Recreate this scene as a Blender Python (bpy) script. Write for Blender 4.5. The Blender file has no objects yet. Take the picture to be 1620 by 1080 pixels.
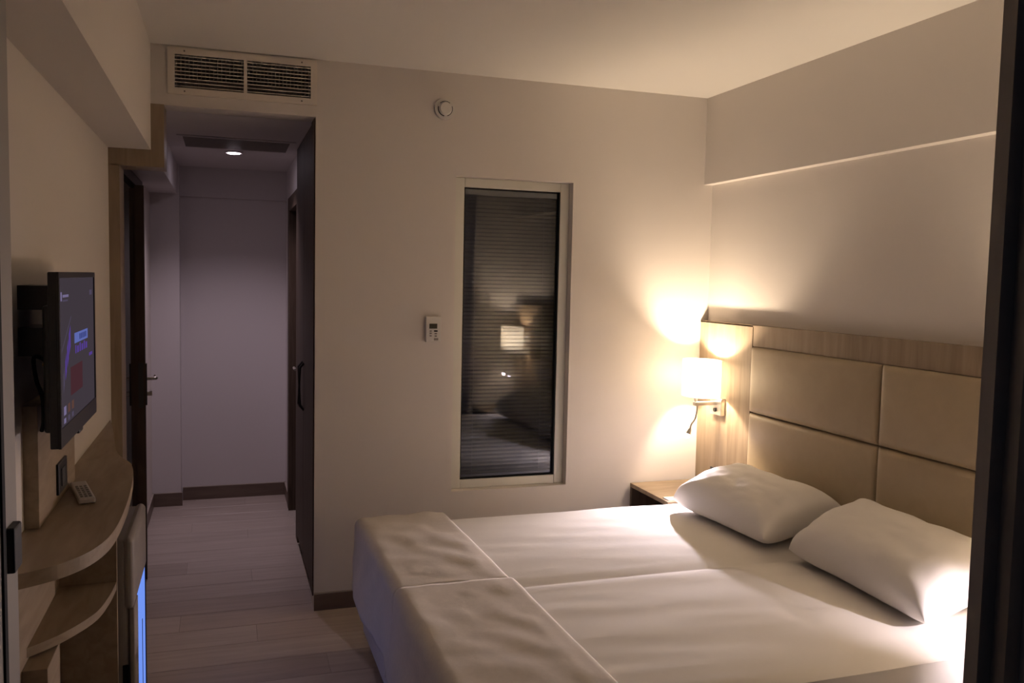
import bpy, bmesh, math, random
from mathutils import Vector, Matrix, noise
random.seed(4)
SC = bpy.context.scene
COL = SC.collection
# ------------------------------------------------------------------ camera
CAMZ = 1.6443
YAW, PITCH, ROLL = math.radians(18.581), math.radians(-4.127), math.radians(1.197)
fw = Vector((math.sin(YAW)*math.cos(PITCH), math.cos(YAW)*math.cos(PITCH), math.sin(PITCH)))
r0 = Vector((math.cos(YAW), -math.sin(YAW), 0)); u0 = r0.cross(fw)
rt = math.cos(ROLL)*r0 + math.sin(ROLL)*u0
up = -math.sin(ROLL)*r0 + math.cos(ROLL)*u0
cd = bpy.data.cameras.new('camera'); cam = bpy.data.objects.new('camera', cd); COL.objects.link(cam)
cam.matrix_world = Matrix(((rt.x, up.x, -fw.x, 0), (rt.y, up.y, -fw.y, 0), (rt.z, up.z, -fw.z, CAMZ), (0, 0, 0, 1)))
cd.sensor_width = 36; cd.lens = 36*1355.33/1620; cd.clip_start = .02; cd.clip_end = 60
SC.camera = cam
# ------------------------------------------------------------------ world, exposure
w = bpy.data.worlds.new('night'); SC.world = w; w.use_nodes = True
w.node_tree.nodes['Background'].inputs[0].default_value = (.010, .011, .016, 1)
w.node_tree.nodes['Background'].inputs[1].default_value = .6
vs = SC.view_settings
vs.view_transform = 'Standard'; vs.look = 'None'; vs.gamma = 1; vs.use_curve_mapping = False
vs.exposure = 0.38
WARM = (1, .785, .56); COOL = (1, .80, .93)
LAMP_W, READ_W, HALL_W = 27.0, 22.0, 36.0

# ------------------------------------------------------------------ materials
def mat(name, col, rough=.6, spec=.35, metal=0, nscale=0, namt=0, bump=0, bscale=80, stretch=(1, 1, 1), col2=None, trans=0):
    m = bpy.data.materials.new(name); m.use_nodes = True
    nt = m.node_tree; b = nt.nodes['Principled BSDF']
    b.inputs['Roughness'].default_value = rough; b.inputs['Metallic'].default_value = metal
    b.inputs['Specular IOR Level'].default_value = spec
    b.inputs['Base Color'].default_value = (*col, 1)
    if nscale or bump:
        tc = nt.nodes.new('ShaderNodeTexCoord'); mp = nt.nodes.new('ShaderNodeMapping')
        mp.inputs['Scale'].default_value = stretch
        nt.links.new(tc.outputs['Object'], mp.inputs['Vector'])
    if nscale:
        n = nt.nodes.new('ShaderNodeTexNoise'); n.inputs['Scale'].default_value = nscale; n.inputs['Detail'].default_value = 6
        n.inputs['Distortion'].default_value = .6
        nt.links.new(mp.outputs[0], n.inputs['Vector'])
        cr = nt.nodes.new('ShaderNodeValToRGB')
        c2 = col2 or tuple(c*(1-namt) for c in col)
        cr.color_ramp.elements[0].position = .3; cr.color_ramp.elements[1].position = .72
        cr.color_ramp.elements[0].color = (*c2, 1); cr.color_ramp.elements[1].color = (*col, 1)
        oi = nt.nodes.new('ShaderNodeObjectInfo')
        nt.links.new(n.outputs['Fac'], cr.inputs['Fac'])
        nt.links.new(cr.outputs['Color'], b.inputs['Base Color'])
    if bump:
        n2 = nt.nodes.new('ShaderNodeTexNoise'); n2.inputs['Scale'].default_value = bscale; n2.inputs['Detail'].default_value = 4
        nt.links.new(mp.outputs[0], n2.inputs['Vector'])
        bp = nt.nodes.new('ShaderNodeBump'); bp.inputs['Strength'].default_value = bump; bp.inputs['Distance'].default_value = .01
        nt.links.new(n2.outputs['Fac'], bp.inputs['Height']); nt.links.new(bp.outputs[0], b.inputs['Normal'])
    return m
def emis(name, col, s):
    m = bpy.data.materials.new(name); m.use_nodes = True; nt = m.node_tree
    nt.nodes.remove(nt.nodes['Principled BSDF']); e = nt.nodes.new('ShaderNodeEmission')
    e.inputs[0].default_value = (*col, 1); e.inputs[1].default_value = s
    nt.links.new(e.outputs[0], nt.nodes['Material Output'].inputs[0]); return m
def glassmat(name, tint, ior=1.5):
    m = bpy.data.materials.new(name); m.use_nodes = True; nt = m.node_tree
    nt.nodes.remove(nt.nodes['Principled BSDF'])
    t = nt.nodes.new('ShaderNodeBsdfTransparent'); t.inputs[0].default_value = (*tint, 1)
    g = nt.nodes.new('ShaderNodeBsdfGlossy'); g.inputs['Roughness'].default_value = 0
    f = nt.nodes.new('ShaderNodeFresnel'); f.inputs[0].default_value = ior
    x = nt.nodes.new('ShaderNodeMixShader')
    nt.links.new(f.outputs[0], x.inputs[0]); nt.links.new(t.outputs[0], x.inputs[1]); nt.links.new(g.outputs[0], x.inputs[2])
    nt.links.new(x.outputs[0], nt.nodes['Material Output'].inputs[0]); return m
def shademat(name):
    m = bpy.data.materials.new(name); m.use_nodes = True; nt = m.node_tree
    nt.nodes.remove(nt.nodes['Principled BSDF'])
    d = nt.nodes.new('ShaderNodeBsdfDiffuse'); d.inputs[0].default_value = (.85, .83, .78, 1)
    t = nt.nodes.new('ShaderNodeBsdfTranslucent'); t.inputs[0].default_value = (.24, .23, .21, 1)
    x = nt.nodes.new('ShaderNodeMixShader'); x.inputs[0].default_value = .62
    nt.links.new(d.outputs[0], x.inputs[1]); nt.links.new(t.outputs[0], x.inputs[2])
    nt.links.new(x.outputs[0], nt.nodes['Material Output'].inputs[0]); return m
M = dict(
    wall=mat('wall_paint', (.72, .67, .62), .75, .25, bump=.04, bscale=140),
    ceil=mat('ceiling_paint', (.80, .77, .71), .8, .2, bump=.03, bscale=120),
    hallwall=mat('hall_wall_paint', (.70, .66, .66), .7, .25, bump=.04, bscale=140),
    oak=mat('oak_laminate', (.35, .268, .185), .5, .3, nscale=5, stretch=(1, 6, .5), col2=(.25, .185, .122), bump=.03, bscale=60),
    oakh=mat('desk_laminate', (.35, .268, .185), .5, .3, nscale=6, stretch=(5, .7, 5), col2=(.25, .185, .122), bump=.02, bscale=60),
    walnut=mat('dark_wood', (.105, .075, .055), .6, .25, nscale=7, stretch=(6, 6, .4), col2=(.065, .042, .028), bump=.03, bscale=60),
    casing=mat('casing_wood', (.35, .268, .185), .45, .35, nscale=7, stretch=(6, 6, .4), col2=(.25, .185, .122)),
    tile=mat('plank_tile', (.50, .43, .38), .35, .4, nscale=4, stretch=(.6, 7, 1), col2=(.39, .32, .275), bump=.03, bscale=50),
    tile2=mat('plank_tile_pale', (.51, .43, .38), .35, .4, nscale=4, stretch=(.6, 7, 1), col2=(.42, .35, .30), bump=.03, bscale=50),
    tile3=mat('plank_tile_dark', (.45, .37, .32), .35, .4, nscale=4, stretch=(.6, 7, 1), col2=(.36, .295, .25), bump=.03, bscale=50),
    grout=mat('grout', (.44, .38, .33), .8, .2, nscale=30, namt=.2),
    base=mat('skirting_tile', (.19, .14, .11), .4, .35, nscale=5, stretch=(.6, .6, 6), col2=(.14, .10, .08)),
    baselip=mat('skirting_lip', (.42, .36, .31), .6, .3, nscale=20, namt=.1),
    linen=mat('white_linen', (.82, .79, .75), .85, .15, bump=.12, bscale=9),
    pillow=mat('pillow_cotton', (.84, .81, .78), .85, .15, bump=.10, bscale=12),
    blanket=mat('blanket_cotton', (.74, .69, .64), .9, .1, nscale=60, namt=.06, bump=.15, bscale=18),
    basefab=mat('bed_base_fabric', (.70, .67, .67), .9, .1, nscale=80, namt=.08),
    leather=mat('beige_leatherette', (.42, .335, .222), .42, .4, nscale=14, namt=.06, bump=.03, bscale=220),
    pvc=mat('white_pvc', (.72, .70, .62), .35, .4, nscale=3, namt=.03),
    white=mat('white_plastic', (.74, .71, .66), .4, .4, nscale=4, namt=.03),
    grille=mat('grille_white', (.80, .73, .64), .45, .35, nscale=4, namt=.04),
    steel=mat('brushed_steel', (.62, .58, .53), .32, .5, 1, nscale=40, namt=.1, stretch=(1, 1, 8)),
    alu=mat('door_aluminium', (.35, .32, .29), .5, .4, .0, nscale=6, namt=.08),
    black=mat('black_plastic', (.012, .012, .013), .35, .4, nscale=6, namt=.2),
    rubber=mat('black_gasket', (.006, .006, .006), .7, .2, nscale=6, namt=.2),
    grey=mat('grey_plastic', (.30, .265, .24), .45, .35, nscale=8, namt=.06),
    dgrey=mat('dark_grey_metal', (.05, .047, .044), .5, .35, nscale=8, namt=.1),
    tubew=mat('remote_white', (.50, .45, .42), .5, .3, nscale=30, namt=.1),
    lcd=mat('lcd', (.05, .045, .03), .3, .4, nscale=10, namt=.1),
    key=mat('grey_key', (.20, .18, .16), .5, .3, nscale=10, namt=.1),
    gold=mat('brass', (.7, .45, .15), .35, .5, 1, nscale=10, namt=.1),
    slat=mat('blind_slat', (.38, .39, .44), .8, .1, nscale=3, namt=.05),
    duct=mat('duct_metal', (.40, .39, .38), .5, .4, nscale=6, namt=.1),
    bath=mat('bathroom_tile', (.55, .54, .53), .5, .3, nscale=3, namt=.15),
    curtain=mat('curtain_fabric', (.62, .60, .66), .9, .1, nscale=40, namt=.08),
    doorw=mat('entry_door_wood', (.065, .043, .028), .45, .35, nscale=7, stretch=(6, 6, .4), col2=(.045, .028, .018)),
    shade=shademat('lamp_shade_fabric'),
    glass=glassmat('window_glass', (.72, .77, .88), 1.75),
    glass2=glassmat('rear_glass', (.80, .81, .82), 1.7),
    led=emis('led_white', (1, .84, .98), 60),
    hled=emis('hall_led', (1, .84, .98), 30),
    bulb=emis('bulb_glow', (1, .8, .52), 25),
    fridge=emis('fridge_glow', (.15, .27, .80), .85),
    screen=emis('tv_screen', (.036, .028, .035), 1),
    ui1=emis('ui_pale_blue', (.11, .14, .42), .72), ui2=emis('ui_purple', (.085, .045, .27), .72), ui3=emis('ui_red', (.060, .022, .028), .72),
    ui4=emis('ui_white', (.17, .14, .26), .72), ui5=emis('ui_orange', (.10, .05, .04), .72), ui6=emis('ui_dim', (.075, .06, .10), .72),
    uid=emis('ui_ink', (.03, .04, .16), .72),
)
# ------------------------------------------------------------------ mesh helpers
def box(bm, x0, x1, y0, y1, z0, z1, bev=0, seg=2):
    r = bmesh.ops.create_cube(bm, size=1)
    bmesh.ops.scale(bm, vec=(x1-x0, y1-y0, z1-z0), verts=r['verts'])
    bmesh.ops.translate(bm, vec=((x0+x1)/2, (y0+y1)/2, (z0+z1)/2), verts=r['verts'])
    if bev:
        es = list({e for v in r['verts'] for e in v.link_edges})
        bmesh.ops.bevel(bm, geom=es, offset=bev, segments=seg, affect='EDGES', profile=.5)
def cyl(bm, p0, p1, r, r2=None, n=20):
    p0, p1 = Vector(p0), Vector(p1); d = p1-p0
    mt = Matrix.Translation((p0+p1)/2) @ d.to_track_quat('Z', 'Y').to_matrix().to_4x4()
    bmesh.ops.create_cone(bm, cap_ends=True, segments=n, radius1=r, radius2=r if r2 is None else r2, depth=d.length, matrix=mt)
def tube(bm, pts, r, n=10):
    pts = [Vector(p) for p in pts]; rings = []
    for i, p in enumerate(pts):
        t = (pts[min(i+1, len(pts)-1)]-pts[max(i-1, 0)]).normalized()
        q = t.to_track_quat('Z', 'Y').to_matrix()
        rings.append([bm.verts.new(p+q@Vector((r*math.cos(a), r*math.sin(a), 0))) for a in [2*math.pi*k/n for k in range(n)]])
    for a, b in zip(rings, rings[1:]):
        for k in range(n): bm.faces.new((a[k], a[(k+1) % n], b[(k+1) % n], b[k]))
    bm.faces.new(rings[0][::-1]); bm.faces.new(rings[-1])
def smooth_path(pts, n=6):
    P = [Vector(p) for p in pts]; out = []
    for i in range(len(P)-1):
        a, b, c, d = P[max(i-1, 0)], P[i], P[i+1], P[min(i+2, len(P)-1)]
        for k in range(n):
            t = k/n
            out.append(.5*((2*b)+(c-a)*t+(2*a-5*b+4*c-d)*t*t+(3*b-a-3*c+d)*t**3))
    out.append(P[-1]); return out
def prism(bm, pts, z0, z1):
    lo = [bm.verts.new((x, y, z0)) for x, y in pts]; hi = [bm.verts.new((x, y, z1)) for x, y in pts]
    n = len(pts)
    for i in range(n): bm.faces.new((lo[i], lo[(i+1) % n], hi[(i+1) % n], hi[i]))
    bm.faces.new(hi); bm.faces.new(lo[::-1])
def obj(name, bm, m, parent=None, sm=False):
    me = bpy.data.meshes.new(name)
    bmesh.ops.recalc_face_normals(bm, faces=bm.faces[:])
    bm.to_mesh(me); bm.free(); me.materials.append(M[m] if isinstance(m, str) else m)
    if sm:
        for p in me.polygons: p.use_smooth = True
        try: me.set_sharp_from_angle(angle=math.radians(40))
        except Exception: pass
    o = bpy.data.objects.new(name, me); COL.objects.link(o)
    if parent:
        o.parent = parent; o.matrix_parent_inverse = Matrix.Translation(-parent.location)
    return o
def bx(name, m, parent, *d, bev=0, seg=2):
    bm = bmesh.new(); box(bm, *d, bev=bev, seg=seg); return obj(name, bm, m, parent)
def tag(o, label, cat=None, group=None, kind=None):
    o['label'] = label
    if cat: o['category'] = cat
    if group: o['group'] = group
    if kind: o['kind'] = kind
    return o
def thing(name, label, cat, loc, group=None):
    o = bpy.data.objects.new(name, None); COL.objects.link(o); o.location = loc; o.empty_display_size = .1
    return tag(o, label, cat, group)
def struct(name, boxes, m, label, parent=None, bev=0):
    bm = bmesh.new()
    for b in boxes: box(bm, *b, bev=bev)
    o = obj(name, bm, m, parent); o['kind'] = 'structure'
    if not parent: o['label'] = label
    return o
def light(name, kind, loc, power, col, parent=None, size=.03, target=None, angle=60, blend=.5):
    l = bpy.data.lights.new(name, kind); l.energy = power; l.color = col
    if kind in ('POINT', 'SPOT'): l.shadow_soft_size = size
    if kind == 'SPOT': l.spot_size = math.radians(angle); l.spot_blend = blend
    o = bpy.data.objects.new(name, l); COL.objects.link(o); o.location = loc
    if target: o.rotation_euler = (Vector(target)-Vector(loc)).to_track_quat('-Z', 'Y').to_euler()
    if parent: o.parent = parent; o.matrix_parent_inverse = Matrix.Translation(-parent.location)
    return o

# ------------------------------------------------------------------ main sizes
XL, XR, XB, XLB, XO = -.485, 2.566, 2.513, -.310, .411
YB, YF, YH = 4.2, 1.3, 6.55            # back wall, balcony wall, end of hall
ZC, ZO, ZS = 2.657, 2.392, 2.188       # ceiling, hall ceiling, beam soffit
WX0, WX1, WZ0, WZ1 = 1.099, 1.733, .553, 2.156
# ------------------------------------------------------------------ floor of plank tiles
fl = struct('floor', [(XL-.02, XR, YF-.1, YB, -.06, -.0012), (XL-.02, XO+.1, YB, YH+.05, -.06, -.0012)], 'grout', 'greyish brown plank tile floor of room and hall')
g = .0014; pw, plen = .2, 1.2
for r in range(27):
    y0 = YF+r*pw; y1 = min(y0+pw, YH)
    xe = XR if y0 < YB-.01 else XO+.03
    off = [0, .62, .28, .9][r % 4]
    x = XL-1.2+off
    while x < xe:
        a, b = max(x, XL), min(x+plen, xe)
        if b-a > .03:
            bx('plank', ('tile', 'tile2', 'tile3')[random.randrange(3)], fl, a+g, b-g, y0+g, y1-g, -.012, 0, bev=.0012, seg=1)
        x += plen
# ------------------------------------------------------------------ walls
T = .15
struct('wall_back', [(XO, WX0, YB, YB+T, 0, ZC), (WX1, XR, YB, YB+T, 0, ZC), (WX0, WX1, YB, YB+T, 0, WZ0), (WX0, WX1, YB, YB+T, WZ1, ZC),
                     (XL-.1, -.210, YB, YB+T, ZO, ZC), (.387, XO, YB, YB+T, ZO, ZC), (-.210, .387, YB, YB+T, ZO, 2.471), (-.210, .387, YB, YB+T, 2.620, ZC)], 'wall', 'beige painted wall with tall interior window and hall opening')
struct('wall_right', [(XR, XR+T, YF-.1, YB+T, 0, ZC+.1)], 'wall', 'beige painted wall behind the headboard')
struct('wall_right_beam', [(XB, XR, YF, YB, ZS, ZC)], 'wall', 'boxed beam running along the top of the headboard wall')
DY0, DY1, DZ = 4.40, 5.66, 2.13     # entry doorway in the hall's left wall
struct('wall_left', [(XL-T, XL, YF-.1, DY0, 0, ZC+.1), (XL-T, XL, DY1, YH+T, 0, ZC+.1), (XL-T, XL, DY0, DY1, DZ, ZC+.1)], 'wall', 'cream painted wall behind the television')
struct('wall_left_beam', [(XL, XLB, YF, YB, ZS, ZC)], 'wall', 'deep boxed beam along the top of the television wall')
struct('ceiling', [(XL-.1, XR+.1, YF-.1, YB+T, ZC, ZC+.1)], 'ceil', 'plain off-white room ceiling')
struct('ceiling_hall', [(XL-.1, XO+.75, YB+T-.01, 5.07, ZO, ZO+.06), (XL-.1, XO+.75, 5.47, YH+T, ZO, ZO+.06), (XL-.1, -.215, 5.07, 5.47, ZO, ZO+.06), (.355, XO+.75, 5.07, 5.47, ZO, ZO+.06)], 'hallwall', 'low white ceiling of the hall')
struct('wall_hall_beam', [(XL, XLB, YB+.16, YH-.12, ZS, ZO)], 'hallwall', 'boxed beam along the hall ceiling above the entry door')
struct('wall_hall_end', [(XL-.1, XO+.2, YH, YH+T, 0, ZO), (XLB-.0, XO+.2, YH-.03, YH, ZS-.005, ZO)], 'hallwall', 'pale end wall of the hall')
struct('wall_hall_pilaster', [(XL, XLB+.012, YH-.15, YH, 0, ZO)], 'hallwall', 'narrow pilaster in the corner at the end of the hall')
struct('wall_hall_right', [(XO+.02, XO+.12, 6.2, YH, 0, ZO), (XO+.02, XO+.12, 5.3, 6.2, 2.17, ZO)], 'hallwall', 'short pale wall piece beside the bathroom door')
# balcony wall with the sliding door opening
struct('wall_front', [(1.535, XR, YF-.14, YF, 0, ZC), (-.27, 1.535, YF-.14, YF, 2.42, ZC), (XL-.1, -.40, YF-.14, YF, 0, ZC)], 'wall', 'wall around the balcony door')
# bathroom shell behind the window and hall outside the entry door
struct('wall_bathroom', [(XO+.62, 2.6, 5.6, 5.7, 0, ZC), (XO+.60, XO+.66, YB+T, 5.7, 0, ZC), (2.5, 2.6, YB+T, 5.7, 0, ZC), (XO+.6, 2.6, YB+T, 5.7, -.06, 0), (XO+.6, 2.6, YB+T, 5.7, ZC-.2, ZC)], 'bath', 'dim tiled bathroom behind the interior window')
struct('wall_corridor', [(-1.75, -1.65, 3.9, 6.3, 0, 2.5), (-1.7, XL-T, 6.2, 6.3, 0, 2.5), (-1.7, XL-T, 3.9, 4.0, 0, 2.5), (-1.7, XL-T, 3.9, 6.3, 2.4, 2.5), (-1.7, XL, 3.9, 6.3, -.06, -.003)], 'hallwall', 'pale corridor wall glimpsed behind the ajar entry door')
# baseboards
def baseb(name, b, lip, label):
    o = struct(name, [b], 'base', label); struct('lip', [lip], 'baselip', '', o); return o
baseb('baseboard_back', (XO, 2.1, YB-.010, YB, 0, .083), (XO, 2.1, YB-.011, YB, .083, .088), 'brown tile skirting under the interior window')
baseb('baseboard_hall_end', (XLB+.02, XO+.02, YH-.010, YH, 0, .092), (XLB+.02, XO+.02, YH-.011, YH, .092, .097), 'brown tile skirting across the end of the hall')
baseb('baseboard_pilaster', (XL, XLB+.022, YH-.16, YH-.15, 0, .092), (XL, XLB+.022, YH-.161, YH-.15, .092, .097), 'brown tile skirting on the hall pilaster')
baseb('baseboard_hall_left', (XL, XL+.010, DY1+.06, YH-.15, 0, .092), (XL, XL+.011, DY1+.06, YH-.15, .092, .097), 'brown tile skirting beside the entry door')
baseb('baseboard_hall_right', (XO+.010, XO+.02, 6.2, YH, 0, .092), (XO+.009, XO+.02, 6.2, YH, .092, .097), 'brown tile skirting beside the bathroom door')
# wooden lining of the hall opening, stepping round the beam
t1 = struct('trim_1', [(XL, -.440, YB-.012, YB+.16, 0, ZS-.07), (XL, XLB+.055, YB-.012, YB+.16, ZS-.075, ZS), (XLB, XLB+.055, YB-.012, YB+.16, ZS, ZO)], 'casing', 'brown wooden lining stepping round the beam at the hall opening')
struct('trim_2', [(XL-.03, XL+.0, DY0-.035, DY0, 0, DZ+.05), (XL-.03, XL+.012, DY1, DY1+.06, 0, DZ+.07), (XL-.03, XL+.012, DY0, DY1, DZ, DZ+.07)], 'doorw', 'dark wooden frame around the entry doorway')
struct('trim_3', [(XO+.008, XO+.12, 5.32, 5.44, 0, 2.17), (XO+.008, XO+.12, 6.08, 6.2, 0, 2.17), (XO+.008, XO+.12, 5.44, 6.08, 2.08, 2.17)], 'walnut', 'dark wooden frame of the bathroom door')
d3 = struct('door_2', [(XO+.055, XO+.095, 5.44, 6.08, .01, 2.08)], 'walnut', 'dark wooden bathroom door set in its frame')
bm = bmesh.new(); tube(bm, [(XO+.055, 5.53, 1.05), (XO+.01, 5.53, 1.05), (XO+.01, 5.64, 1.05)], .009); obj('handle', bm, 'steel', d3, True)
# ------------------------------------------------------------------ entry door, ajar
hx, hy = XL+.005, 5.64; lx, ly = -.418, 4.85
d1 = thing('door_1', 'dark wooden entry door standing ajar with steel lever handles', None, (hx, hy, 0)); d1['kind'] = 'structure'
dv = Vector((lx-hx, ly-hy, 0)); L = dv.length; dv.normalize(); nv = Vector((-dv.y, dv.x, 0))   # nv: towards hall (+x)
if nv.x < 0: nv = -nv
def leaf(bm, a0, a1, n0, n1, z0, z1):
    box(bm, 0, 1, 0, 1, z0, z1); bm.verts.ensure_lookup_table()
    for v in bm.verts[-8:]:
        a = a0+(a1-a0)*v.co.x; n = n0+(n1-n0)*v.co.y
        p = Vector((hx, hy, v.co.z))+dv*a+nv*n; v.co = p
bm = bmesh.new(); leaf(bm, 0, L, -.022, .022, .008, 2.09); obj('leaf', bm, 'doorw', d1)
bm = bmesh.new(); leaf(bm, .05, L-.012, -.048, -.022, .008, 2.075); obj('rebate', bm, 'doorw', d1)
bm = bmesh.new(); leaf(bm, L, L+.002, -.012, .012, .93, 1.17); obj('lock_plate', bm, 'dgrey', d1)
for s, nm in ((1, 'inside'), (-1, 'outside')):
    n0 = .022 if s > 0 else -.048
    bm = bmesh.new(); leaf(bm, L-.075, L-.035, n0, n0+s*.008, .94, 1.16); obj('backplate', bm, 'dgrey', d1)
    def dp(a, n, z): return Vector((hx, hy, z))+dv*a+nv*n
    bm = bmesh.new(); tube(bm, smooth_path([dp(L-.055, n0, 1.08), dp(L-.055, n0+s*.035, 1.08), dp(L-.062, n0+s*.05, 1.08), dp(L-.10, n0+s*.052, 1.08), dp(L-.17, n0+s*.05, 1.08)], 4), .0095); obj('lever', bm, 'steel', d1, True)
    bm = bmesh.new(); cyl(bm, dp(L-.055, n0, 1.0), dp(L-.055, n0+s*.032, 1.0), .014); obj('thumb_turn', bm, 'steel', d1, True)
# ------------------------------------------------------------------ balcony door frames
df = struct('door_3', [(-.485, -.276, YF-.10, YF+.03, 0, 2.42), (-.276, 1.535, YF-.10, YF+.03, 2.40, 2.46)], 'alu', 'grey aluminium balcony door frame on the television side')
bx('seal', 'rubber', df, -.281, -.273, YF-.06, YF-.045, 0, 2.40)
bm = bmesh.new(); box(bm, -.281, -.266, YF-.03, YF+.012, 1.238, 1.300, .003); obj('lock_keep', bm, 'black', df)
dr = struct('door_4', [(1.4595, 1.60, YF+.007, YF+.04, 0, 2.40)], 'alu', 'grey aluminium edge of the sliding balcony door beside the bed')
struct('outer_stile', [(1.496, 1.66, YF-.025, YF+.007, 0, 2.40)], 'alu', '', dr)
struct('dark_panel', [(1.66, 2.7, YF-.16, YF-.145, 0, 2.42), (1.535, 1.66, YF-.16, YF-.025, 0, 2.42)], 'alu', '', dr)
bm = bmesh.new(); tube(bm, smooth_path([(1.4595, YF+.022, .812), (1.435, YF+.022, .812), (1.425, YF+.022, .806), (1.422, YF+.022, .72)], 4), .012); obj('pull_handle', bm, 'steel', dr, True)
# ------------------------------------------------------------------ interior window
FY = YB+.05
w1 = thing('window_1', 'tall narrow interior window with pale plastic frame', None, ((WX0+WX1)/2, FY, WZ0)); w1['kind'] = 'structure'
GX0, GX1, GZ0, GZ1 = 1.158, 1.682, .600, 2.108
for nm, b in (('frame_side', (WX0, GX0, FY, FY+.06, WZ0, WZ1)), ('frame_side', (GX1, WX1, FY, FY+.06, WZ0, WZ1)), ('frame_top', (GX0, GX1, FY, FY+.06, GZ1, WZ1)), ('frame_bottom', (GX0, GX1, FY, FY+.06, WZ0, GZ0))):
    bx(nm, 'pvc', w1, *b, bev=.004)
bm = bmesh.new()
for b in ((GX0, GX0+.005, FY+.004, FY+.022, GZ0, GZ1), (GX1-.008, GX1, FY+.004, FY+.022, GZ0, GZ1), (GX0, GX1, FY+.004, FY+.022, GZ1-.005, GZ1), (GX0, GX1, FY+.004, FY+.022, GZ0, GZ0+.006)): box(bm, *b)
obj('gasket', bm, 'rubber', w1)
PT = {'pane': (.0120, 0), 'rear_pane': (-.001, .006)}   # panes sit a hair out of true
for nm, y, m in (('pane', FY+.018, 'glass'), ('rear_pane', FY+.054, 'glass2')):
    bm = bmesh.new(); tz, tx = PT[nm]; cxm, czm = (GX0+GX1)/2, (GZ0+GZ1)/2
    vs_ = [bm.verts.new((px, y+tz*(px-cxm)+tx*(pz-czm), pz)) for px, pz in ((GX0, GZ0), (GX1, GZ0), (GX1, GZ1), (GX0, GZ1))]; bm.faces.new(vs_); obj(nm, bm, m, w1)
bl = thing('venetian_blind', 'grey slatted blind inside the tall interior window', 'blind', ((GX0+GX1)/2, FY+.036, GZ0))
bx('head_rail', 'pvc', bl, GX0+.006, GX1-.010, FY+.024, FY+.05, GZ1-.032, GZ1-.007)
bx('bottom_rail', 'slat', bl, GX0+.008, GX1-.010, FY+.026, FY+.046, GZ0+.008, GZ0+.020)
z = GZ0+.034; first = None
while z < GZ1-.036:
    if first is None:
        bm = bmesh.new(); xa, xb = GX0+.008, GX1-.010
        pr = [(FY+.027, -.0035), (FY+.0365, .0012), (FY+.046, .0035)]
        vv = [[bm.verts.new((x, y, dz)) for y, dz in pr] for x in (xa, xb)]
        for k in range(2): bm.faces.new((vv[0][k], vv[0][k+1], vv[1][k+1], vv[1][k]))
        r = bmesh.ops.solidify(bm, geom=bm.faces[:], thickness=.0006)
        first = obj('slat', bm, 'slat', bl); first.location = (0, 0, z); base_inv = first.matrix_parent_inverse.copy()
    else:
        o = first.copy(); COL.objects.link(o); o.parent = bl; o.matrix_parent_inverse = base_inv; o.location = (0, 0, z)
    z += .0205
for x in (GX0+.07, GX1-.08):
    bm = bmesh.new(); cyl(bm, (x, FY+.026, GZ0+.02), (x, FY+.026, GZ1-.03), .0012, n=6); obj('ladder_cord', bm, 'slat', bl)
# ------------------------------------------------------------------ supply grille above the hall opening
def frame_rect(bm, x0, x1, z0, z1, y0, y1, wd):
    box(bm, x0, x1, y0, y1, z1-wd, z1); box(bm, x0, x1, y0, y1, z0, z0+wd); box(bm, x0, x0+wd, y0, y1, z0+wd, z1-wd); box(bm, x1-wd, x1, y0, y1, z0+wd, z1-wd)
vx0, vx1, vz0, vz1 = -.238, .415, 2.443, 2.648
av = thing('air_vent', 'white rectangular air grille above the hall opening', 'air vent', ((vx0+vx1)/2, YB, vz0))
bm = bmesh.new(); frame_rect(bm, vx0, vx1, vz0, vz1, YB-.012, YB+.0, .029); box(bm, .086, .101, YB-.012, YB, vz0+.029, vz1-.029); obj('frame', bm, 'grille', av)
bm = bmesh.new()
for b in ((-.215, -.209, YB+.002, 4.72, 2.466, 2.625), (.386, .392, YB+.002, 4.72, 2.466, 2.625), (-.215, .392, YB+.002, 4.72, 2.466, 2.472), (-.215, .392, YB+.002, 4.72, 2.619, 2.625), (-.215, .392, 4.72, 4.726, 2.466, 2.625)): box(bm, *b)
obj('duct', bm, 'duct', av)
for (a, b) in ((vx0+.029, .086), (.101, vx1-.029)):
    n = 9
    for k in range(n):
        zz = vz0+.029+(k+.5)*(vz1-vz0-.058)/n
        bx('slat', 'grille', av, a, b, YB-.010, YB-.006, zz-.0016, zz+.0016)
    n = 17
    for k in range(n):
        xx = a+(k+.5)*(b-a)/n
        bx('vane', 'grey', av, xx-.0012, xx+.0012, YB-.006, YB-.0015, vz0+.029, vz1-.029)
for xx in (vx0+.07, vx1-.07):
    for zz in (vz0+.014, vz1-.014):
        bm = bmesh.new(); cyl(bm, (xx, YB-.012, zz), (xx, YB-.014, zz), .004, n=10); obj('screw', bm, 'key', av)
# hall ceiling: return grille and downlight
hv = thing('ceiling_vent', 'long grey return grille in the hall ceiling', 'air vent', (.08, 5.28, ZO))
bm = bmesh.new()
for b in ((-.245, .385, 5.04, 5.07, ZO-.006, ZO+.001), (-.245, .385, 5.47, 5.50, ZO-.006, ZO+.001), (-.245, -.215, 5.07, 5.47, ZO-.006, ZO+.001), (.355, .385, 5.07, 5.47, ZO-.006, ZO+.001)): box(bm, *b)
obj('frame', bm, 'hallwall', hv)
bm = bmesh.new()
for b in ((-.220, -.214, 5.065, 5.475, ZO, ZO+.26), (.354, .360, 5.065, 5.475, ZO, ZO+.26), (-.22, .36, 5.065, 5.071, ZO, ZO+.26), (-.22, .36, 5.469, 5.475, ZO, ZO+.26), (-.22, .36, 5.065, 5.475, ZO+.26, ZO+.266)): box(bm, *b)
obj('duct', bm, 'duct', hv)
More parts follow.
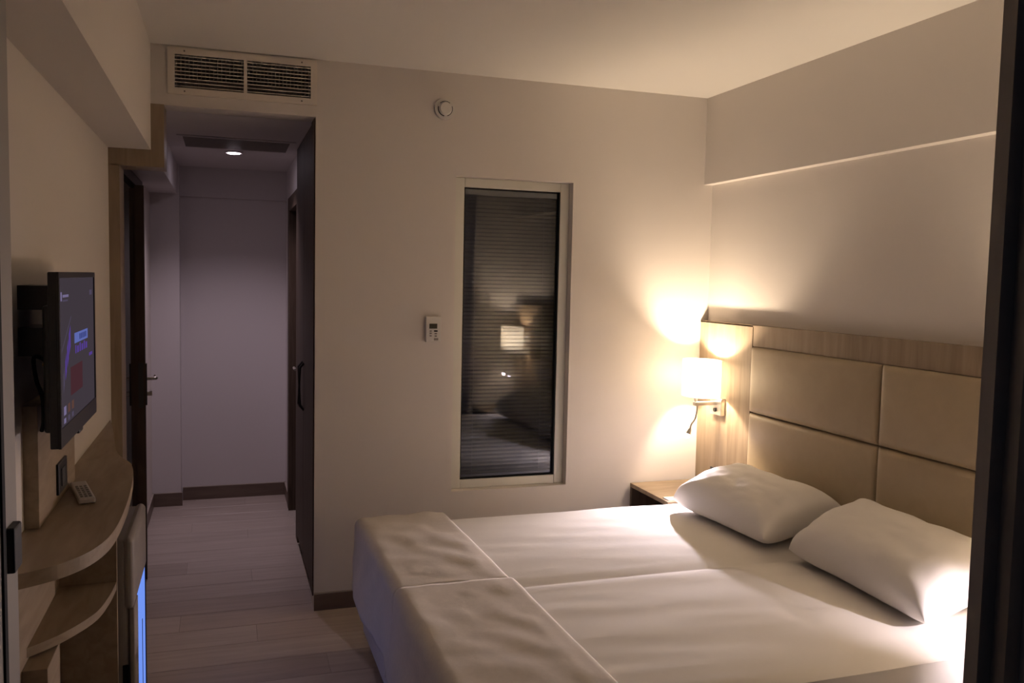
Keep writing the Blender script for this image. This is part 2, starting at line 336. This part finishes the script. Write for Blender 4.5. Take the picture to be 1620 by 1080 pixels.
for k in range(14):
    y = 5.09+k*.028; bx('slat', 'grey', hv, -.215, .355, y-.007, y+.007, ZO-.005, ZO-.002)
dl = thing('downlight', 'small round recessed spotlight glowing in the hall ceiling', 'ceiling light', (.056, 5.60, ZO))
bm = bmesh.new(); cyl(bm, (.056, 5.60, ZO-.010), (.056, 5.60, ZO+.001), .050, .056, 32); obj('ring', bm, 'hallwall', dl, True)
bm = bmesh.new(); cyl(bm, (.056, 5.60, ZO-.013), (.056, 5.60, ZO-.009), .036, n=32); obj('lens', bm, 'hled', dl, True)
light('hall_spot', 'SPOT', (.056, 5.60, ZO-.02), HALL_W, COOL, dl, .035, (.056, 5.60, 0), 122, 1.0)
# smoke detector
sd = thing('smoke_detector', 'round white smoke detector on the wall above the window', 'smoke detector', (1.033, YB, 2.477))
def disc(name, m, y0, y1, r, r2): bm = bmesh.new(); cyl(bm, (1.033, y0, 2.477), (1.033, y1, 2.477), r, r2, 36); return obj(name, bm, m, sd, True)
disc('base', 'white', YB+.001, YB-.018, .053, .051); disc('ring', 'rubber', YB-.018, YB-.023, .037, .037); disc('cap', 'white', YB-.018, YB-.04, .036, .028)
for k in range(3):
    bm = bmesh.new(); a = .6+k*2.09; c = (1.033+.036*math.cos(a), YB-.021, 2.477+.036*math.sin(a)); box(bm, c[0]-.007, c[0]+.007, YB-.026, YB-.016, c[2]-.007, c[2]+.007); obj('rib', bm, 'white', sd)
bm = bmesh.new(); cyl(bm, (1.066, YB-.018, 2.497), (1.066, YB-.020, 2.497), .003, n=8); obj('indicator', bm, 'rubber', sd)
# thermostat
th = thing('thermostat', 'white wall thermostat with small dark display beside the window', 'thermostat', (.99, YB, 1.323))
bx('body', 'white', th, .951, 1.029, YB-.022, YB+.001, 1.323, 1.452, bev=.004)
bx('display', 'lcd', th, .968, 1.008, YB-.0235, YB-.021, 1.392, 1.417)
for i, (x, zc, wd, h, m) in enumerate(((1.001, 1.380, .018, .008, 'black'), (1.001, 1.367, .013, .006, 'key'), (1.001, 1.355, .012, .006, 'key'), (.975, 1.380, .010, .005, 'key'), (.975, 1.369, .010, .005, 'key'), (.975, 1.356, .010, .005, 'key'), (1.003, 1.339, .022, .012, 'grey'))):
    bx('button', m, th, x-wd/2, x+wd/2, YB-.0238, YB-.021, zc-h/2, zc+h/2)
# ------------------------------------------------------------------ wardrobe in the hall
wd = thing('wardrobe', 'tall dark wooden built-in wardrobe lining the hall', 'wardrobe', (XO+.3, 4.77, 0))
bx('carcass', 'walnut', wd, XO+.02, XO+.58, YB+T+.003, 5.31, .07, ZO-.004)
bx('plinth', 'walnut', wd, XO+.045, XO+.58, YB+T+.003, 5.31, 0, .07)
bx('end_stile', 'walnut', wd, XO-.006, XO-.0005, YB+.012, YB+T+.002, .07, ZO-.004)
for (a, b, hyy) in ((YB+T+.005, 4.826, 4.79), (4.832, 5.31, 4.868)):
    dd = bx('door', 'walnut', wd, XO, XO+.02, a, b, .075, ZO-.004, bev=.001, seg=1)
    bm = bmesh.new(); tube(bm, [(XO, hyy, 1.165), (XO-.022, hyy, 1.14), (XO-.022, hyy, .93), (XO, hyy, .905)], .0075, 8); obj('handle', bm, 'dgrey', dd)
# ------------------------------------------------------------------ headboard
HX = 2.520; HY0, HY1 = 1.345, YB-.002; CY0, CM, CY1 = 1.885, 2.790, 3.695
hb = thing('headboard', 'wide oak headboard with beige padded panels above the beds', 'headboard', (2.55, CM, 0))
bx('back_board', 'oak', hb, HX+.012, XR-.001, HY0, HY1, 0, 1.432)
for a, b in ((CY1+.001, HY1), (HY0, CY0-.001)): bx('side_panel', 'oak', hb, HX, HX+.014, a, b, 0, 1.440, bev=.001, seg=1)
bx('top_rail', 'oak', hb, HX+.002, HX+.014, CY0, CY1, 1.335, 1.442, bev=.001, seg=1)
bx('top_cap', 'oak', hb, HX, XR-.001, HY0, HY1, 1.432, 1.440)
def cushion(y0, y1, z0, z1):
    bm = bmesh.new(); n = 28; d = .034; gx = {}
    for i in range(n+1):
        for j in range(n+1):
            u = math.sin((i/n-.5)*math.pi); v = math.sin((j/n-.5)*math.pi)
            eu = 1-abs(u); ev = 1-abs(v)
            su, sv = (y1-y0)/2, (z1-z0)/2
            e = min(eu*su, ev*sv); rr = .028
            h = math.sqrt(max(0, 1-(1-min(e/rr, 1))**2))
            puff = (1-u*u)*(1-v*v)
            gx[i, j] = bm.verts.new((HX+.010-d*h*.75-.012*puff, (y0+y1)/2+u*(su-.001), (z0+z1)/2+v*(sv-.001)))
    for i in range(n):
        for j in range(n): bm.faces.new((gx[i, j], gx[i+1, j], gx[i+1, j+1], gx[i, j+1]))
    return obj('cushion', bm, 'leather', hb, True)
for a, b in ((CM, CY1), (CY0, CM)):
    for z0, z1 in ((1.0, 1.335), (.665, 1.0), (.33, .665)): cushion(a, b, z0, z1)
sk = bx('socket', 'dgrey', hb, HX-.006, HX+.002, 3.955, 4.035, .565, .650, bev=.002)
# ------------------------------------------------------------------ nightstands
def nightstand(y0, y1, label):
    x0, x1, zt = 2.110, HX-.002, .545
    n = thing('nightstand', label, 'nightstand', ((x0+x1)/2, (y0+y1)/2, 0), 'open oak nightstands')
    bx('top', 'oak', n, x0, x1, y0, y1, zt-.022, zt, bev=.001, seg=1)
    for a in (y0, y1-.02): bx('side', 'walnut', n, x0+.002, x1, a, a+.02, 0, zt-.022)
    bx('back', 'walnut', n, x1-.012, x1, y0+.02, y1-.02, .02, zt-.022)
    bx('bottom', 'walnut', n, x0+.004, x1-.012, y0+.02, y1-.02, .03, .05)
    dr_ = bx('drawer', 'oak', n, x0, x0+.018, y0+.022, y1-.022, .055, .24, bev=.001, seg=1)
    bx('drawer_pull', 'dgrey', dr_, x0-.010, x0, (y0+y1)/2-.05, (y0+y1)/2+.05, .19, .198)
    bx('shelf', 'walnut', n, x0+.004, x1-.012, y0+.02, y1-.02, .245, .26)
    return n
nightstand(3.765, YB-.012, 'oak nightstand with dark open front against the window wall')
nightstand(1.40, 1.84, 'oak nightstand beside the balcony door, seen reflected in the window')
np_ = bx('notepad', 'pillow', None, 2.125, 2.205, 3.785, 3.845, .545, .551, bev=.001); tag(np_, 'small white notepad on the oak nightstand', 'notepad')
# ------------------------------------------------------------------ wall lamps
def wall_lamp(yc, side, label, target, read_w, cone, suffix=''):
    L_ = thing('wall_lamp', label, 'lamp', (HX, yc, 1.0), 'bedside wall lamps')
    cx = 2.402
    pl = bx('wall_plate', 'steel', L_, HX-.026, HX+.001, yc-.055, yc+.055, .945, 1.035, bev=.002)
    bm = bmesh.new(); cyl(bm, (HX-.026, yc, .972), (HX-.034, yc, .972), .011, n=18); obj('switch', bm, 'black', pl, True)
    bm = bmesh.new(); box(bm, 2.362, HX-.02, yc-.013, yc+.013, .998, 1.018, .002); obj('arm', bm, 'steel', L_)
    bm = bmesh.new(); cyl(bm, (cx-.030, yc, 1.014), (cx-.038, yc, 1.09), .007); obj('stem', bm, 'steel', L_, True)
    bm = bmesh.new(); n = 48; rings = []
    for zz in (1.048, 1.095, 1.145, 1.192, 1.240):
        rings.append([bm.verts.new((cx+.095*math.cos(2*math.pi*k/n), yc+.116*math.sin(2*math.pi*k/n), zz)) for k in range(n)])
    for a, b in zip(rings, rings[1:]):
        for k in range(n): bm.faces.new((a[k], a[(k+1) % n], b[(k+1) % n], b[k]))
    obj('shade', bm, 'shade', L_, True)
    bm = bmesh.new(); bmesh.ops.create_uvsphere(bm, u_segments=16, v_segments=10, radius=.022, matrix=Matrix.Translation((cx-.040, yc, 1.105))); obj('bulb', bm, 'bulb', L_, True)
    tip = Vector((2.332, yc+side*.0, .845)); neck = smooth_path([(2.383, yc, 1.0), (2.381, yc, .965), (2.372, yc, .925), (2.350, yc, .895), (2.345, yc, .868)], 6)
    bm = bmesh.new(); tube(bm, neck, .0048, 10); obj('flex_neck', bm, 'steel', L_, True)
    dirv = (Vector(target)-tip).normalized(); b0 = Vector((2.345, yc, .872))
    bm = bmesh.new(); cyl(bm, b0, tip, .009, .014, 18); rh = obj('reading_head', bm, 'steel', L_, True)
    bm = bmesh.new(); bmesh.ops.create_uvsphere(bm, u_segments=14, v_segments=8, radius=.015, matrix=Matrix.Translation(tip+(tip-b0).normalized()*.006)); obj('led', bm, 'led', rh, True)
    light('bulb_light'+suffix, 'POINT', (cx-.040, yc, 1.150), LAMP_W, WARM, L_, .026)
    light('reading_light'+suffix, 'SPOT', tip+dirv*.028, read_w, (1, .86, .93), L_, .008, target, cone, 1.0)
    return L_
wall_lamp(3.972, 1, 'lit wall lamp with white shade over the nightstand by the window wall', (1.64, 3.25, .56), READ_W*3.2, 80)
wall_lamp(1.608, -1, 'lit wall lamp beside the balcony door, seen reflected in the window', (2.17, 2.02, .56), READ_W*1.1, 60, '_offscreen')
# ------------------------------------------------------------------ beds
BX0, BX1, ZT = .565, 2.478, .556
def bed(y0, y1, label, sag, seed):
    b = thing('bed', label, 'bed', ((BX0+BX1)/2, (y0+y1)/2, 0), 'twin beds pushed together')
    bx('base', 'basefab', b, BX0+.015, BX1, y0+.008, y1-.008, .065, .30, bev=.012, seg=3)
    for x in (BX0+.07, BX1-.07):
        for y in (y0+.07, y1-.07):
            bm = bmesh.new(); cyl(bm, (x, y, 0), (x, y, .07), .02, .025, 14); obj('leg', bm, 'black', b, True)
    # mattress under a fitted sheet
    bm = bmesh.new(); nx, ny = 90, 46; G = {}
    x0, x1 = BX0+.004, BX1; r = .045
    ys = [];
    for j in range(ny+1):
        ys.append(j/ny)
    def prof(t, a0, a1, zb):      # a strip that goes up the side, over the top and down again
        side = ZT-zb; flat = a1-a0; tot = 2*side+flat; s = t*tot
        if s < side: return a0, zb+s
        if s < side+flat: return a0+(s-side), ZT
        return a1, ZT-(s-side-flat)
    for i in range(nx+1):
        for j in range(ny+1):
            x, zx = prof(i/nx, x0, x1, .295); y, zy = prof(j/ny, y0, y1, .295)
            zz = min(zx, zy)
            G[i, j] = [x, y, zz]
    for i in range(nx+1):
        for j in range(ny+1):
            x, y, zz = G[i, j]
            ex = min(x-x0, x1-x); ey = min(y-y0, y1-y); e = min(ex, ey)
            if e < r and zz > ZT-.001: zz -= r-math.sqrt(max(0, r*r-(r-e)**2))*1.0 if e < r else 0
            if zz > .5:
                q = Vector((x*2.2+seed, y*4.5, seed))
                zz += .004*noise.noise(q)+.0040*noise.noise(Vector((x*2.4, y*20+x*3, seed)))*min(1, e/.05)
                # soft pull lines running along the bed
                zz -= sag*math.exp(-((y-(y0+.05))/.06)**2)*(0.6+.4*noise.noise(Vector((x*2, seed, 0))))
            else:
                y += .004*noise.noise(Vector((x*6, zz*8, seed+y))); x += .003*noise.noise(Vector((y*8, zz*6, seed+3)))
            G[i, j] = bm.verts.new((x, y, zz))
    for i in range(nx):
        for j in range(ny):
            try: bm.faces.new((G[i, j], G[i+1, j], G[i+1, j+1], G[i, j+1]))
            except Exception: pass
    obj('mattress', bm, 'linen', b, True)
    return b
YM = 2.838
bed(YM+.006, 3.738, 'white-sheeted twin bed beside the window wall', .014, 1.3)
bed(1.925, YM-.006, 'white-sheeted twin bed beside the balcony door', .004, 7.7)
def blanket(y0, y1, xin0, xin1, label, seed, zoff=0):
    # folded cover lying across the foot and hanging over the end
    bm = bmesh.new(); nu, nv = 64, 56; G = {}
    R_ = .03; xf = BX0-.012; zt = ZT+.011+zoff; hem = .255
    for j in range(nv+1):
        v = j/nv; y = y0+(y1-y0)*v
        xi = xin0+(xin1-xin0)*v
        flat = xi-(xf+R_); arc = R_*math.pi/2; drop = zt-R_-hem; tot = flat+arc+drop
        for i in range(nu+1):
            s = i/nu*tot
            if s < flat: p = Vector((xi-s, y, zt)); nrm = Vector((0, 0, 1))
            elif s < flat+arc:
                a = (s-flat)/R_; p = Vector((xf+R_-R_*math.sin(a), y, zt-R_+R_*math.cos(a))); nrm = Vector((-math.sin(a), 0, math.cos(a)))
            else: p = Vector((xf, y, zt-R_-(s-flat-arc))); nrm = Vector((-1, 0, 0))
            t = max(0, (s-flat-arc)/drop)
            wv = .010*noise.noise(Vector((p.x*5+seed, y*4, p.z*4)))+.006*noise.noise(Vector((p.x*11, y*9+seed, p.z*9)))
            edge = min(1, min(i, 6)/6)
            p += nrm*(max(0, wv+.003)*(.35+.65*edge)+.001)
            if t > 0: p.x -= .030*t*(.5+.5*math.sin(y*9+seed))*t+.012*t*max(0, (v-.8)/.2)
            if i == 0: p.z -= .006
            p.y += .006*noise.noise(Vector((s*6, seed, v*3)))
            G[i, j] = bm.verts.new(p)
    for i in range(nu):
        for j in range(nv): bm.faces.new((G[i, j], G[i+1, j], G[i+1, j+1], G[i, j+1]))
    bmesh.ops.recalc_face_normals(bm, faces=bm.faces[:])
    o = obj('foot_blanket', bm, 'blanket', None, True)
    md = o.modifiers.new('thick', 'SOLIDIFY'); md.thickness = .007; md.offset = 0
    # second folded layer along the foot edge
    return tag(o, label, 'blanket', 'folded covers across the bed feet')
blanket(2.868, 3.762, .975, .955, 'folded off-white cover hanging over the foot of the bed by the window wall', 2.1)
blanket(1.90, 2.862, 1.0, .985, 'folded off-white cover hanging over the foot of the bed by the balcony door', 9.4, .003)
# ------------------------------------------------------------------ pillows
def pillow(c, sx, sy, h, tilt, yawd, label, seed):
    bm = bmesh.new(); n = 44; top, bot = {}, {}
    for i in range(n+1):
        for j in range(n+1):
            a = math.sin((i/n-.5)*math.pi); b = math.sin((j/n-.5)*math.pi)
            # pinched outline: corners stick out, sides draw in
            px = a*(1-.045*(1-b*b)); py = b*(1-.03*(1-a*a))
            t = ((1-abs(a)**2.5)*(1-abs(b)**8))**.43
            cr = .009*noise.noise(Vector((a*2.4+seed, b*2.2, seed)))+.006*noise.noise(Vector((a*2+b*5, b*1.5-a*5, seed+4)))
            rad = .006*math.sin(9*math.atan2(b, a)+3*noise.noise(Vector((a, b, seed))))*(a*a+b*b)**1.5
            for D, s in ((top, 1), (bot, -1)):
                z = s*t*h*(.60 if s > 0 else .40)+(cr+rad)*t*(1 if s > 0 else .3)
                if s < 0 and (i in (0, n) or j in (0, n)): D[i, j] = top[i, j]
                else: D[i, j] = bm.verts.new((px*sx/2, py*sy/2, z))
    for i in range(n):
        for j in range(n):
            bm.faces.new((top[i, j], top[i+1, j], top[i+1, j+1], top[i, j+1]))
            bm.faces.new((bot[i, j+1], bot[i+1, j+1], bot[i+1, j], bot[i, j]))
    o = obj('pillow', bm, 'pillow', None, True)
    o.location = c; o.rotation_euler = (0, math.radians(tilt), math.radians(yawd))
    return tag(o, label, 'pillow', 'white pillows')
pillow((2.268, 3.272, .656), .42, .68, .20, -13, 3, 'white pillow beside the window wall, lying on the sheet', 3.0)
pillow((2.292, 2.432, .671), .40, .74, .20, -21, -3, 'white pillow under the bright reading light', 11.0)
# ------------------------------------------------------------------ television wall
pn = thing('tv_panel', 'brown wooden panel standing on the desk behind the television', 'panel', (-.467, 2.69, .985))
bx('board', 'oakh', pn, XL-.001, -.450, 2.415, 2.965, .985, 1.30, bev=.001, seg=1)
so = bx('socket', 'black', pn, -.451, -.443, 2.650, 2.785, 1.012, 1.100, bev=.002)
bx('socket_insert', 'dgrey', so, -.444, -.441, 2.69, 2.745, 1.03, 1.08)
tv = thing('television', 'flat television on a wall bracket showing a dim purple menu', 'television', (-.4, 2.51, 1.22))
TX, TY0, TY1, TZ0, TZ1 = -.365, 2.222, 2.806, 1.224, 1.640
bx('housing', 'black', tv, TX-.024, TX-.004, TY0, TY1, TZ0, TZ1, bev=.003)
bx('rear_cover', 'black', tv, TX-.045, TX-.022, TY0+.05, TY1-.05, TZ0+.03, TZ1-.08, bev=.006)
bm = bmesh.new(); by = .013
for b in ((TX-.006, TX, TY0, TY1, TZ1-.014, TZ1), (TX-.006, TX, TY0, TY1, TZ0, TZ0+.045), (TX-.006, TX, TY0, TY0+by, TZ0+.045, TZ1-.014), (TX-.006, TX, TY1-by, TY1, TZ0+.045, TZ1-.014)): box(bm, *b)
obj('bezel', bm, 'black', tv)
bx('sensor_bump', 'black', tv, TX-.01, TX, 2.49, 2.55, TZ0-.010, TZ0+.004, bev=.003)
scr = bx('screen', 'screen', tv, TX-.005, TX-.003, TY0+by, TY1-by, TZ0+.045, TZ1-.014)
SY0, SY1, SZ0, SZ1 = TY0+by, TY1-by, TZ0+.045, TZ1-.014
def ui(name, m, u0, u1, v0, v1, sh=0):
    bm = bmesh.new(); Y = lambda u: SY0+u*(SY1-SY0); Z = lambda v: SZ0+v*(SZ1-SZ0); x = TX-.0026
    bm.faces.new([bm.verts.new(p) for p in ((x, Y(u0), Z(v0)), (x, Y(u1), Z(v0+sh)), (x, Y(u1), Z(v1+sh)), (x, Y(u0), Z(v1)))])
    return obj(name, bm, m, scr)
ui('menu_badge', 'ui4', .04, .075, .845, .905); ui('menu_title', 'ui4', .09, .24, .868, .886); ui('menu_title', 'ui6', .09, .22, .840, .852)
ui('menu_clock', 'ui6', .86, .94, .86, .90)
hl = ui('menu_highlight', 'ui1', .38, .78, .525, .60)
for k, u in enumerate((.52, .565, .61, .655, .70)):
    bm = bmesh.new(); x = TX-.0022; Y0 = SY0+u*(SY1-SY0); Z0 = SZ0+.542*(SZ1-SZ0)
    bm.faces.new([bm.verts.new(p) for p in ((x, Y0, Z0), (x, Y0+.016, Z0), (x, Y0+.016, Z0+.015), (x, Y0, Z0+.015))]); obj('menu_glyph', bm, 'uid', scr)
for u0, u1, h in ((.40, .43, .06), (.45, .50, .05), (.52, .56, .065), (.58, .63, .05), (.65, .69, .065), (.71, .76, .05)): ui('menu_glyph', 'ui2', u0, u1, .45, .45+h)
ui('menu_tile', 'ui3', .26, .60, .17, .37)
for k in range(4): ui('menu_streak', 'ui2' if k else 'ui6', .08+.05*k, .11+.055*k, .22+.08*k, .34+.09*k, .06)
ui('menu_streak', 'ui6', .05, .30, .50, .515, .22)
for k in range(3): ui('menu_icon', ('ui4', 'ui5', 'ui5')[k], .08+.10*k, .14+.10*k, .07, .13); ui('menu_icon', ('ui4', 'ui6', 'ui6')[k], .08+.10*k, .13+.10*k, -.005+.02, .05)
ui('menu_label', 'ui2', .82, .93, .375, .40)
for z0, z1 in ((1.545, 1.605), (1.43, 1.50)): bx('bracket', 'black', tv, XL-.001, TX-.022, 2.39, 2.56, z0, z1)
bm = bmesh.new(); tube(bm, smooth_path([(-.40, 2.30, 1.42), (-.43, 2.32, 1.435), (-.446, 2.36, 1.42), (-.440, 2.36, 1.37), (-.428, 2.36, 1.33), (-.43, 2.38, 1.27), (-.438, 2.40, 1.24)], 6), .005); obj('cable', bm, 'rubber', tv, True)
bm = bmesh.new(); cyl(bm, (-.395, 2.29, 1.415), (-.412, 2.295, 1.420), .006, n=12); obj('cable_plug', bm, 'gold', tv, True)
# ------------------------------------------------------------------ desk
dk = thing('desk', 'brown wooden wall desk with a curved front and corner shelf', 'desk', (-.4, 2.9, 0))
edge = smooth_path([(-.485, 4.15, 0), (-.440, 3.86, 0), (-.385, 3.45, 0), (-.345, 3.28, 0), (-.312, 3.19, 0), (-.289, 3.05, 0), (-.275, 2.843, 0), (-.266, 2.6, 0), (-.270, 2.347, 0), (-.297, 2.205, 0), (-.348, 2.116, 0), (-.414, 2.064, 0), (-.485, 2.03, 0)], 6)
bm = bmesh.new(); prism(bm, [(p.x, p.y) for p in edge], .951, .985); obj('desktop', bm, 'oakh', dk)
bx('side_panel', 'oakh', dk, XL, -.315, 2.80, 2.82, 0, .951)
bx('back_panel', 'oakh', dk, XL, -.472, 2.10, 2.80, .30, .951)
sh = smooth_path([(-.316, 2.80, 0), (-.322, 2.68, 0), (-.343, 2.55, 0), (-.403, 2.43, 0), (-.472, 2.35, 0)], 8)
bm = bmesh.new(); prism(bm, [(p.x, p.y) for p in sh]+[(-.472, 2.80)], .676, .700); obj('corner_shelf', bm, 'oakh', dk)
bx('shelf_block', 'oakh', dk, -.472, -.415, 2.29, 2.45, .30, .668, bev=.001, seg=1)
bx('far_panel', 'oakh', dk, XL, -.40, 3.55, 3.57, 0, .951)
rc = thing('remote_control', 'slim pale remote control lying on the desk', 'remote control', (-.398, 2.75, .985))
bm = bmesh.new(); box(bm, -.022, .022, -.115, .115, .002, .018, .004); ro = obj('body', bm, 'tubew', rc)
ro.matrix_parent_inverse = Matrix.Identity(4); ro.rotation_euler = (0, 0, math.radians(14))
for r in range(6):
    for c in range(3):
        bm = bmesh.new(); box(bm, -.015+c*.011, -.008+c*.011, -.095+r*.026, -.083+r*.026, .0175, .0195)
        k = obj('button', bm, 'key', rc); k.matrix_parent_inverse = Matrix.Identity(4); k.rotation_euler = (0, 0, math.radians(14))
# ------------------------------------------------------------------ mini fridge
mf = thing('mini_fridge', 'grey rounded mini fridge with glowing blue door beside the desk', 'fridge', (-.37, 3.06, 0))
FX = -.270
bm = bmesh.new(); box(bm, XL+.008, FX-.012, 2.835, 3.275, .02, .815, .022, 4); obj('body', bm, 'grey', mf, True)
bm = bmesh.new()
box(bm, FX-.034, FX, 2.832, 3.278, .595, .822, .018, 4); obj('door_top', bm, 'grey', mf, True)
bx('door_side', 'grey', mf, FX-.014, FX, 2.835, 2.955, .03, .60, bev=.003)
bx('glass_panel', 'fridge', mf, FX-.013, FX-.006, 2.955, 3.272, .05, .595)
bx('panel_seam', 'dgrey', mf, FX-.0065, FX-.0045, 3.155, 3.161, .05, .44)
bx('seal', 'rubber', mf, FX-.014, FX-.003, 3.272, 3.280, .03, .80)
bx('slot_shade_strip', 'rubber', mf, -.305, -.288, 2.833, 2.836, .20, .42)  # flat black strip laid on for the slot's shade; no opening cut
for x in (XL+.03, FX-.04):
    for y in (2.87, 3.24):
        bm = bmesh.new(); cyl(bm, (x, y, 0), (x, y, .025), .014, n=12); obj('foot', bm, 'rubber', mf)
# ------------------------------------------------------------------ curtain by the balcony door (mirrored in the window)
bm = bmesh.new(); n = 60; A = []
for i in range(n+1):
    t = i/n; row = []
    for j in range(13):
        zz = .02+2.36*j/12; sh_ = .14*(1-j/12)
        x = 1.68+sh_*.5+(.46-sh_)*t; y = 1.40+.028*math.sin(t*34+.3*j*.2)
        row.append(bm.verts.new((x, y, zz)))
    A.append(row)
for i in range(n):
    for j in range(12): bm.faces.new((A[i][j], A[i+1][j], A[i+1][j+1], A[i][j+1]))
cu = obj('curtain', bm, 'curtain', None, True); md = cu.modifiers.new('thick', 'SOLIDIFY'); md.thickness = .004
tag(cu, 'pale gathered curtain beside the balcony door', 'curtain')
